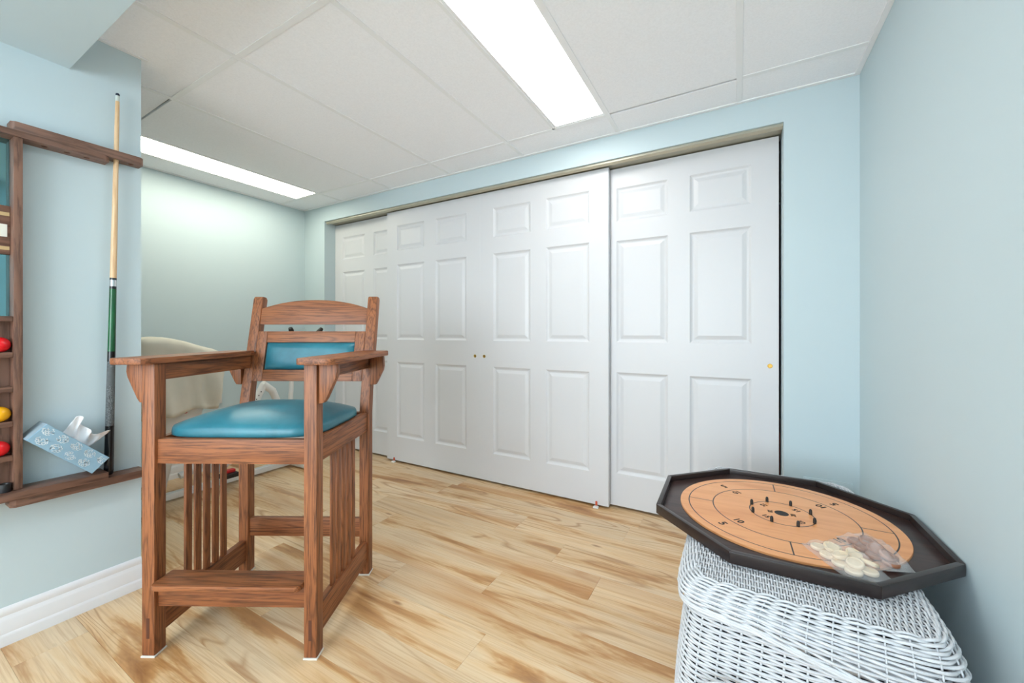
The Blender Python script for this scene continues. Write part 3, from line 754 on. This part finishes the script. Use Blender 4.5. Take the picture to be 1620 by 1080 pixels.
# --- bags of discs
def disc_mesh():
    o = lathe('game_disc', [(0, 0), (.0135, 0), (.0152, .0012), (.0158, .003), (.0158, .0062), (.0152, .008), (.0135, .0092), (.0122, .0092), (.0112, .0082), (0, .0082)], M['disc_cream'], None, 26)
    return o
proto = disc_mesh(); used = [False]
def disc(loc, tilt_, mat, lab, grp):
    if not used[0]: o = proto; used[0] = True
    else: o = proto.copy(); COL.objects.link(o)
    if mat is not M['disc_cream']:
        o.data = disc_brown_data
    else: o.data = disc_cream_data
    o.location = loc; o.rotation_euler = tilt_; o.scale = (1.08, 1.08, 1.0); tag(o, lab, 'game disc', grp); return o
disc_cream_data = proto.data; disc_brown_data = proto.data.copy(); disc_brown_data.materials[0] = M['disc_brown']; disc_brown_data.name = 'game_disc_brown'
def bag(name, c, ang, lx, ly, h, seed, lab, fold=False):
    """pillow of thin film, its long axis turned by ang, lying on the board"""
    nu, nv = 44, 30; vs = []; fs = []
    for side in (1, 0):
        for j in range(nv+1):
            for i in range(nu+1):
                u, v_ = -1+2*i/nu, -1+2*j/nv
                q = max(0, 1-abs(u*1.12)**4)*max(0, 1-abs(v_*1.04)**4)
                w = mnoise.noise((u*2.6+seed, v_*2.2, .3))*.35+mnoise.noise((u*6+seed, v_*5, 2.1))*.16
                z = h*(q**.55)*(.86+w) if side else 0.0
                z = max(z, .0006 if side else 0.0) if not side else max(z, .0007)
                ex = 1+.02*mnoise.noise((u*3, v_*3, seed))
                vs.append((lx*u*ex, ly*v_*(1-.10*(abs(u)**6))*ex, z+.0004))
    n = (nu+1)*(nv+1)
    for s_ in range(2):
        for j in range(nv):
            for i in range(nu): a = s_*n+j*(nu+1)+i; fs.append((a, a+1, a+nu+2, a+nu+1))
    b_ = [j*(nu+1) for j in range(nv+1)]
    edge = [i for i in range(nu+1)]+[(j+1)*(nu+1)-1 for j in range(1, nv+1)]+[nv*(nu+1)+i for i in range(nu-1, -1, -1)]+[j*(nu+1) for j in range(nv-1, 0, -1)]
    for a, b in zip(edge, edge[1:]+edge[:1]): fs.append((a, b, b+n, a+n))
    o = mesh(name, vs, fs, M['poly'], None, True); o.location = c; o.rotation_euler = (0, 0, ang); tag(o, lab, 'plastic bag'); return o
ZP = BZ+.0168
def fill(c, ang, spots, mat, lab, grp):
    ca, sa = math.cos(ang), math.sin(ang)
    for (u, v_, z, tx, ty) in spots: disc((c[0]+u*ca-v_*sa, c[1]+u*sa+v_*ca, c[2]+z), (tx, ty, random.random()*6), mat, lab, grp)
A1 = math.radians(-61); C1 = (.222, 1.232, ZP)
A2 = math.radians(-68); C2 = (.293, 1.314, ZP)
bag('clear_bag', C1, A1, .082, .050, .032, 1.3, 'clear plastic bag of cream wooden discs lying over the board edge')
bag('clear_bag', C2, A2, .080, .040, .033, 8.1, 'creased clear plastic bag of brown wooden discs on the board')
sp1 = [(-.052, -.022, .002, 0, 0), (-.050, .014, .002, 0, 0), (-.016, -.026, .002, 0, 0), (-.014, .008, .002, 0, 0), (.019, -.024, .002, 0, 0), (.021, .010, .002, 0, 0), (.051, -.020, .002, 0, 0), (.052, .015, .002, 0, 0),
       (-.032, -.006, .013, .25, .1), (.003, -.010, .0125, -.15, .2), (.036, -.004, .013, .2, -.15), (-.004, .026, .012, .35, 0), (.034, .031, .0115, .4, 0)]
sp2 = [(-.044, -.010, .002, 0, 0), (-.040, .021, .003, .2, 0), (-.010, -.016, .002, 0, 0), (-.006, .017, .002, 0, 0), (.024, -.014, .002, 0, 0), (.028, .018, .002, 0, 0), (.056, .001, .002, 0, 0), (-.026, .003, .013, .2, .3), (.010, .000, .0135, .35, -.2), (.040, .002, .013, -.2, .3)]
fill(C1, A1, sp1, M['disc_cream'], 'cream wooden game disc inside the clear bag', 'cream discs in the bag')
fill(C2, A2, sp2, M['disc_brown'], 'brown wooden game disc inside the creased clear bag', 'brown discs in the bag')

# ================================================================== CUE AND BALL RACK
WX, WY, WZ = M['walnut']
RK = empty('cue_rack', (XL, 0, 0), 0, 'dark walnut wall rack for pool cues and balls', 'cue rack')   # local x = out from the wall
D1 = .060
def rb(name, y0, y1, z0, z1, x0, x1, mat, bev=.002): return box(name, (x0, y0, z0), (x1, y1, z1), mat, RK, bev)
rb('side_post', .327, .3475, .530, 1.716, .001, D1, WZ, .003); rb('side_post', -.185, -.1645, .530, 1.716, .001, D1, WZ, .003)
hl = [(.030, .400, .0085), (.030, .455, .0085), (.030, .505, .0085)]
holed_board('top_bar', [(.001, -.24), (D1+.004, -.24), (D1+.004, .547), (.050, .562), (.001, .562)], hl, 1.716, 1.737, WY, RK)
holed_board('cue_bar', [(.001, .322), (.046, .322), (.056, .332), (.056, .652), (.048, .663), (.001, .663)], [(.030, .400, .0085), (.030, .455, .0085), (.030, .505, .0085), (.030, .5872, .0092), (.030, .630, .0085)], 1.7375, 1.768, WY, RK)
rb('bottom_board', -.24, .5495, .504, .5295, .001, D1+.034, WY, .003)
prism('cue_ledge', [(.001, .318), (.062, .318), (.074, .330), (.074, .650), (.062, .664), (.001, .664)], 2, .474, .5035, WY, RK, .002)
for z in (1.113, .992, .876, .761, .647): rb('shelf', -.164, .3265, z-.017, z, .010, D1-.002, WY, .0015)
rb('back_panel', -.164, .3265, .530, 1.096, .001, .008, WZ, .0)
rb('mirror_panel', -.164, .3265, 1.114, 1.322, .001, .005, M['mirror'], .0); rb('mirror_panel', -.164, .3265, 1.487, 1.716, .001, .005, M['mirror'], .0)
sb = rb('score_board', -.164, .3265, 1.3225, 1.4865, .001, .018, WY, .001)
for z in (1.458, 1.343): box('score_groove', (.018, -.15, z-.006), (.0186, .325, z+.006), M['ivory_tan'], sb)
pl = box('number_plate', (.018, -.15, 1.381), (.0192, .320, 1.423), M['ivory'], sb)
for i, ch in enumerate('0'): text('digit', ch, .032, Matrix.Translation((.0195, .296, 1.402)) @ Matrix.Rotation(PI/2, 4, 'Z') @ Matrix.Rotation(PI/2, 4, 'X'), M['black_print'], sb)
# hook under the bar
# balls and chalk on the shelves
for (y_, z_, m, lab) in ((.3005, .992, 'ball_red', 'red pool ball on the highest filled shelf of the rack'), (.3005, .761, 'ball_yellow', 'yellow pool ball on the rack shelf'), (.2985, .647, 'ball_red', 'red pool ball on the lowest rack shelf above the black cup')):
    tag(sphere('pool_ball', (XL+.036, y_, z_+.0256), .0255, M[m]), lab, 'ball', 'pool balls in the rack')
tag(lathe('black_cup', [(.0, 0), (.0150, 0), (.016, .001), (.016, .025), (.0155, .027), (.011, .027), (.010, .025), (.009, .004), (0, .004)], M['black_plastic'], None, 26, (XL+.052, .309, .5297)), 'small black cylindrical cup on the bottom rack board', 'cup')
# cue
cue = empty('pool_cue', (XL+.030, .5655, .504), 0, 'two-piece pool cue with pale shaft and green butt standing in the rack', 'pool cue')
cue.rotation_euler = (math.radians(-1.0), 0, 0)
rz_ = lambda z: .0142-(.0142-.0062)*(z/1.50)
def seg(name, z0, z1, mat, extra=0): return lathe(name, [(0, z0), (rz_(z0)+extra, z0), (rz_(z1)+extra, z1), (0, z1)], mat, cue, 20)
lathe('bumper', [(0, .0006), (.011, .0006), (.0135, .006), (.0138, .016), (0, .016)], M['black_rubber'], cue, 20)
seg('butt_sleeve', .0161, .19, M['black_lacquer']); seg('wrap', .1901, .44, M['linen']); seg('forearm_base', .4401, .48, M['black_lacquer']); seg('forearm', .4801, .725, M['green_lacquer'])
seg('collar', .7251, .735, M['black_lacquer']); seg('joint_ring', .7351, .760, M['chrome']); seg('joint_collar', .7601, .768, M['black_lacquer'])
seg('shaft', .7681, 1.468, M['cue_maple']); seg('ferrule', 1.4681, 1.490, M['white_ferrule'])
lathe('tip', [(.0062, 1.4901), (.0061, 1.497), (.004, 1.500), (0, 1.5008)], M['cue_tip'], cue, 20)

# ================================================================== TISSUE BOX wedged in the rack
ang = math.radians(-45.5); TBL, TBH, TBD = .222, .066, .096
TB = empty('tissue_box', (XL+.002, 0, 0), 0, 'pale blue patterned tissue box tilted on the rack ledge', 'tissue box')
# local frame: u along the length (down right), w across (up right), both in the wall plane; d out of the wall
o0 = (.3478, .6970); eu = (math.cos(ang), math.sin(ang)); ew = (-math.sin(ang), math.cos(ang))
def T(u, w, d): return (d, o0[0]+u*eu[0]+w*ew[0], o0[1]+u*eu[1]+w*ew[1])
def tbox(name, u0, u1, w0, w1, d0, d1, mat, par=TB, bev=0):
    bm = bmesh.new(); vs = [bm.verts.new(T(u, w, d)) for u in (u0, u1) for w in (w0, w1) for d in (d0, d1)]
    for f in ((0, 1, 3, 2), (4, 6, 7, 5), (0, 4, 5, 1), (2, 3, 7, 6), (0, 2, 6, 4), (1, 5, 7, 3)): bm.faces.new([vs[i] for i in f])
    if bev: bmesh.ops.bevel(bm, geom=bm.edges[:], offset=bev, segments=2, affect='EDGES')
    return from_bm(name, bm, mat, par)
car = tbox('carton', 0, TBL, 0, TBH, 0, TBD, M['tissue_blue'], TB, .0008)
tbox('end_flap', -.0006, -.0001, .001, TBH-.001, .001, TBD-.006, M['tissue_grey'], car)
vs, fs = [], []
def annulus(u, w, r, wd, a0=0, a1=2*PI, n=10):
    b_ = len(vs)
    for k in range(n+1):
        a = a0+(a1-a0)*k/n
        for rr in (r-wd, r+wd): vs.append(T(u+rr*math.cos(a), w+rr*math.sin(a), TBD+.0004))
    for k in range(n): q = b_+2*k; fs.append((q, q+1, q+3, q+2))
for row in range(2):
    for k in range(5):
        uc = .020+k*.048+(0 if row else .010); wc = .018 if row == 0 else .049
        if uc > TBL-.008: continue
        for s_ in (-1, 1):
            for dx_, dy_, r_ in ((.0105, .0045, .0038), (.0105, -.0050, .0036), (.0045, .0085, .0034), (.0040, -.0085, .0034), (.0050, .0005, .0036), (.0150, .0005, .0026)):
                if uc+s_*dx_+r_ > TBL-.002 or uc+s_*dx_-r_ < .002: continue
                annulus(uc+s_*dx_, wc+dy_, r_, .0009, random.random()*6, random.random()*6+5.2)
mesh('floral_print', vs, fs, M['tissue_print'], car)
# tissue pulled out of the slot on the upper side
vs, fs = [], []; nu, nv = 26, 16
for side in (0, 1):
    for j in range(nv+1):
        for i in range(nu+1):
            s_, h_ = i/nu, j/nv
            u = .066+.094*s_+.020*h_*(s_-.3)-.012*h_; w = TBH-.002+(.050+.012*s_+.015*math.sin(s_*6.5+.8)+.006*math.sin(s_*15))*h_
            d = .044+.018*math.sin(s_*8+h_*2.2)*h_+.011*math.sin(s_*17+1+h_*4)*h_+.006*math.sin(s_*31+h_*9)*h_+.020*h_*h_*(.4+s_*.6)
            vs.append(T(u, w, d+side*.0012))
n = (nu+1)*(nv+1)
for s_ in range(2):
    for j in range(nv):
        for i in range(nu): a = s_*n+j*(nu+1)+i; fs.append((a, a+1, a+nu+2, a+nu+1))
edge = [i for i in range(nu+1)]+[(j+1)*(nu+1)-1 for j in range(1, nv+1)]+[nv*(nu+1)+i for i in range(nu-1, -1, -1)]+[j*(nu+1) for j in range(nv-1, 0, -1)]
for a, b in zip(edge, edge[1:]+edge[:1]): fs.append((a, b, b+n, a+n))
mesh('tissue', vs, fs, M['paper'], TB, True)

# ================================================================== COVERED EXERCISE MACHINE in the alcove
EX = empty('exercise_machine', (-3.1, 1.4, 0), 0, 'white exercise machine on a floor frame standing in the alcove', 'exercise machine')
def eb(name, lo, hi, mat, bev=.004): return box(name, lo, hi, mat, EX, bev)
eb('base_rail', (-.02, -.45, .012), (.025, .46, .052), M['white_enamel'], .006)
cb1 = eb('cross_bar', (-.30, .455, .012), (.33, .50, .052), M['white_enamel'], .006); cb2 = eb('cross_bar', (-.30, -.49, .012), (.285, -.445, .052), M['white_enamel'], .006)
for (x_, y_) in ((.262, -.4675), (-.272, -.4675), (.31, .4775), (-.28, .4775)):
    lathe('rubber_foot', [(.021, .0002), (.0235, .004), (.0235, .016), (.018, .0165), (0, .0165)], M['black_plastic'], EX, 16, (x_, y_, 0))
for x_, nm in ((.285, 'end_cap'), (-.312, 'end_cap')): eb(nm, (x_, -.492, .012), (x_+.012, -.443, .056), M['black_plastic'], .003)
# upright housing below the cover
vs, fs = [], []
for (z_, w_, d_, yy) in ((.05, .022, .030, -.36), (.30, .026, .05, -.33), (.46, .07, .12, -.28), (.60, .08, .14, -.27), (.86, .08, .13, -.27)):
    for k in range(20):
        a = 2*PI*k/20; q = spr(a, 5); vs.append((w_*q*math.cos(a), yy+d_*q*math.sin(a), z_))
for i in range(4):
    for k in range(20): fs.append((i*20+k, i*20+(k+1) % 20, (i+1)*20+(k+1) % 20, (i+1)*20+k))
fs.append(tuple(range(20))[::-1]); fs.append(tuple(80+k for k in range(20)))
mesh('housing', vs, fs, M['white_enamel'], EX, True)
prism('strap', [(-.268, .55), (-.244, .55), (-.220, .645), (-.248, .66)], 0, .084, .090, M['red_plastic'], EX, .001)
# crank with pedals
lathe('crank_disc', [(0, -.012), (.075, -.012), (.085, -.004), (.085, .004), (.075, .012), (0, .012)], M['white_enamel'], EX, 28, (.06, -.06, .20), 'x')
tube('crank_arm', [(.075, -.06, .20), (.085, -.03, .12), (.085, -.02, .10)], .009, M['black_plastic'], EX, 8)
eb('pedal', (.085, -.075, .085), (.165, .02, .115), M['black_plastic'], .006)
eb('pedal_strap', (.10, -.06, .116), (.14, .01, .135), M['red_plastic'], .004)
tube('front_strut', [(.0, -.25, .14), (.0, -.05, .20), (.0, .25, .30), (0, .30, .33)], .022, M['white_enamel'], EX, 12)
# inverted V frame with rating marks
va = tube('swing_arm', [(.05, .03, .30), (.055, .16, .52), (.06, .235, .675)], [.030, .027, .024], M['white_enamel'], EX, 14)
tube('swing_arm', [(.06, .225, .68), (.055, .30, .62), (.05, .345, .52), (.045, .385, .30), (.04, .41, .05)], [.026, .026, .024, .022, .02], M['white_enamel'], EX, 14)
tube('cross_tube', [(.05, .10, .42), (.05, .36, .42)], .014, M['white_enamel'], EX, 10)
Rm = Matrix.Translation((.0825, .150, .545)) @ Matrix.Rotation(PI/2, 4, 'Z') @ Matrix.Rotation(PI/2, 4, 'X') @ Matrix.Rotation(math.radians(55), 4, 'Z')
tag(text('arm_mark', 'oz', .035, Rm, M['red_plastic'], va), 'small red mark on the white arm')
for k in range(3): sphere('arm_dot', (.083, .205-.016*k, .625-.025*k), .0045, M['black_plastic'], va, (.3, 1, 1), 10, 6)
# handlebar post and two grips, tops just showing over the chair
tube('handle_post', [(.02, .42, .05), (.03, .46, .60), (.035, .47, .98)], .017, M['white_enamel'], EX, 12)
hb = tube('handlebar', [(.10, .42, 1.06), (.07, .45, 1.0), (.035, .47, .97), (.07, .58, .985), (.10, .655, 1.06)], .012, M['black_plastic'], EX, 10)
tube('grip', [(.09, .43, 1.045), (.105, .415, 1.075), (.11, .405, 1.092)], [.017, .018, .014], M['black_rubber'], EX, 10)
tube('grip', [(.09, .635, 1.045), (.105, .66, 1.075), (.11, .672, 1.092)], [.017, .018, .014], M['black_rubber'], EX, 10)
# cloth cover draped over the console
vs, fs = [], []; NA, NR = 96, 22
cx, cy = -3.10, 1.13
for j in range(NR+1):
    f_ = j/NR
    for k in range(NA):
        a = 2*PI*k/NA; q = spr(a, 9); ca, sa = math.cos(a)*q, math.sin(a)*q
        yt = .225*sa
        if f_ < .35:
            r_ = f_/.35; x_ = .15*ca*r_; y_ = yt*r_
            z_ = 1.03-.105*max(0, (y_+.10)/.33)**1.25-.030*r_**7+.010*mnoise.noise((x_*9, y_*7, 1))
        else:
            g_ = (f_-.35)/.65; top = 1.03-.105*max(0, (yt+.10)/.33)**1.25-.030
            fold = (.010*math.sin(9*a+3*g_)+.007*math.sin(17*a-5*g_)+.040*mnoise.noise((math.cos(a)*2.6, math.sin(a)*2.6, g_*1.6)))*(.15+g_)
            x_ = (.15+.012*g_)*ca+fold*ca; y_ = (.225-.030*g_*max(0, sa))*sa+fold*sa*.5
            zb_ = .560+.012*math.sin(2*a+.4)+.010*math.sin(7*a); z_ = top+(zb_-top)*g_
        vs.append((cx+x_, cy+y_, z_))
for j in range(NR):
    for k in range(NA): fs.append((j*NA+k, j*NA+(k+1) % NA, (j+1)*NA+(k+1) % NA, (j+1)*NA+k))
cov = mesh('dust_cover', vs, fs, M['cloth'], None, True)
md = cov.modifiers.new('thickness', 'SOLIDIFY'); md.thickness = .003
tag(cov, 'beige cloth cover draped over the top of the exercise machine', 'cover')
# socket plate on the alcove wall
sk = empty('wall_socket', (XA, 1.545, .56), 0, 'white wall socket plate on the alcove wall behind the chair', 'socket')
box('plate', (0, -.045, -.06), (.006, .045, .06), M['white_enamel'], sk, .002)
for z_ in (-.025, .025): box('outlet', (.006, -.016, z_-.014), (.0075, .016, z_+.014), M['ivory'], sk, .001)
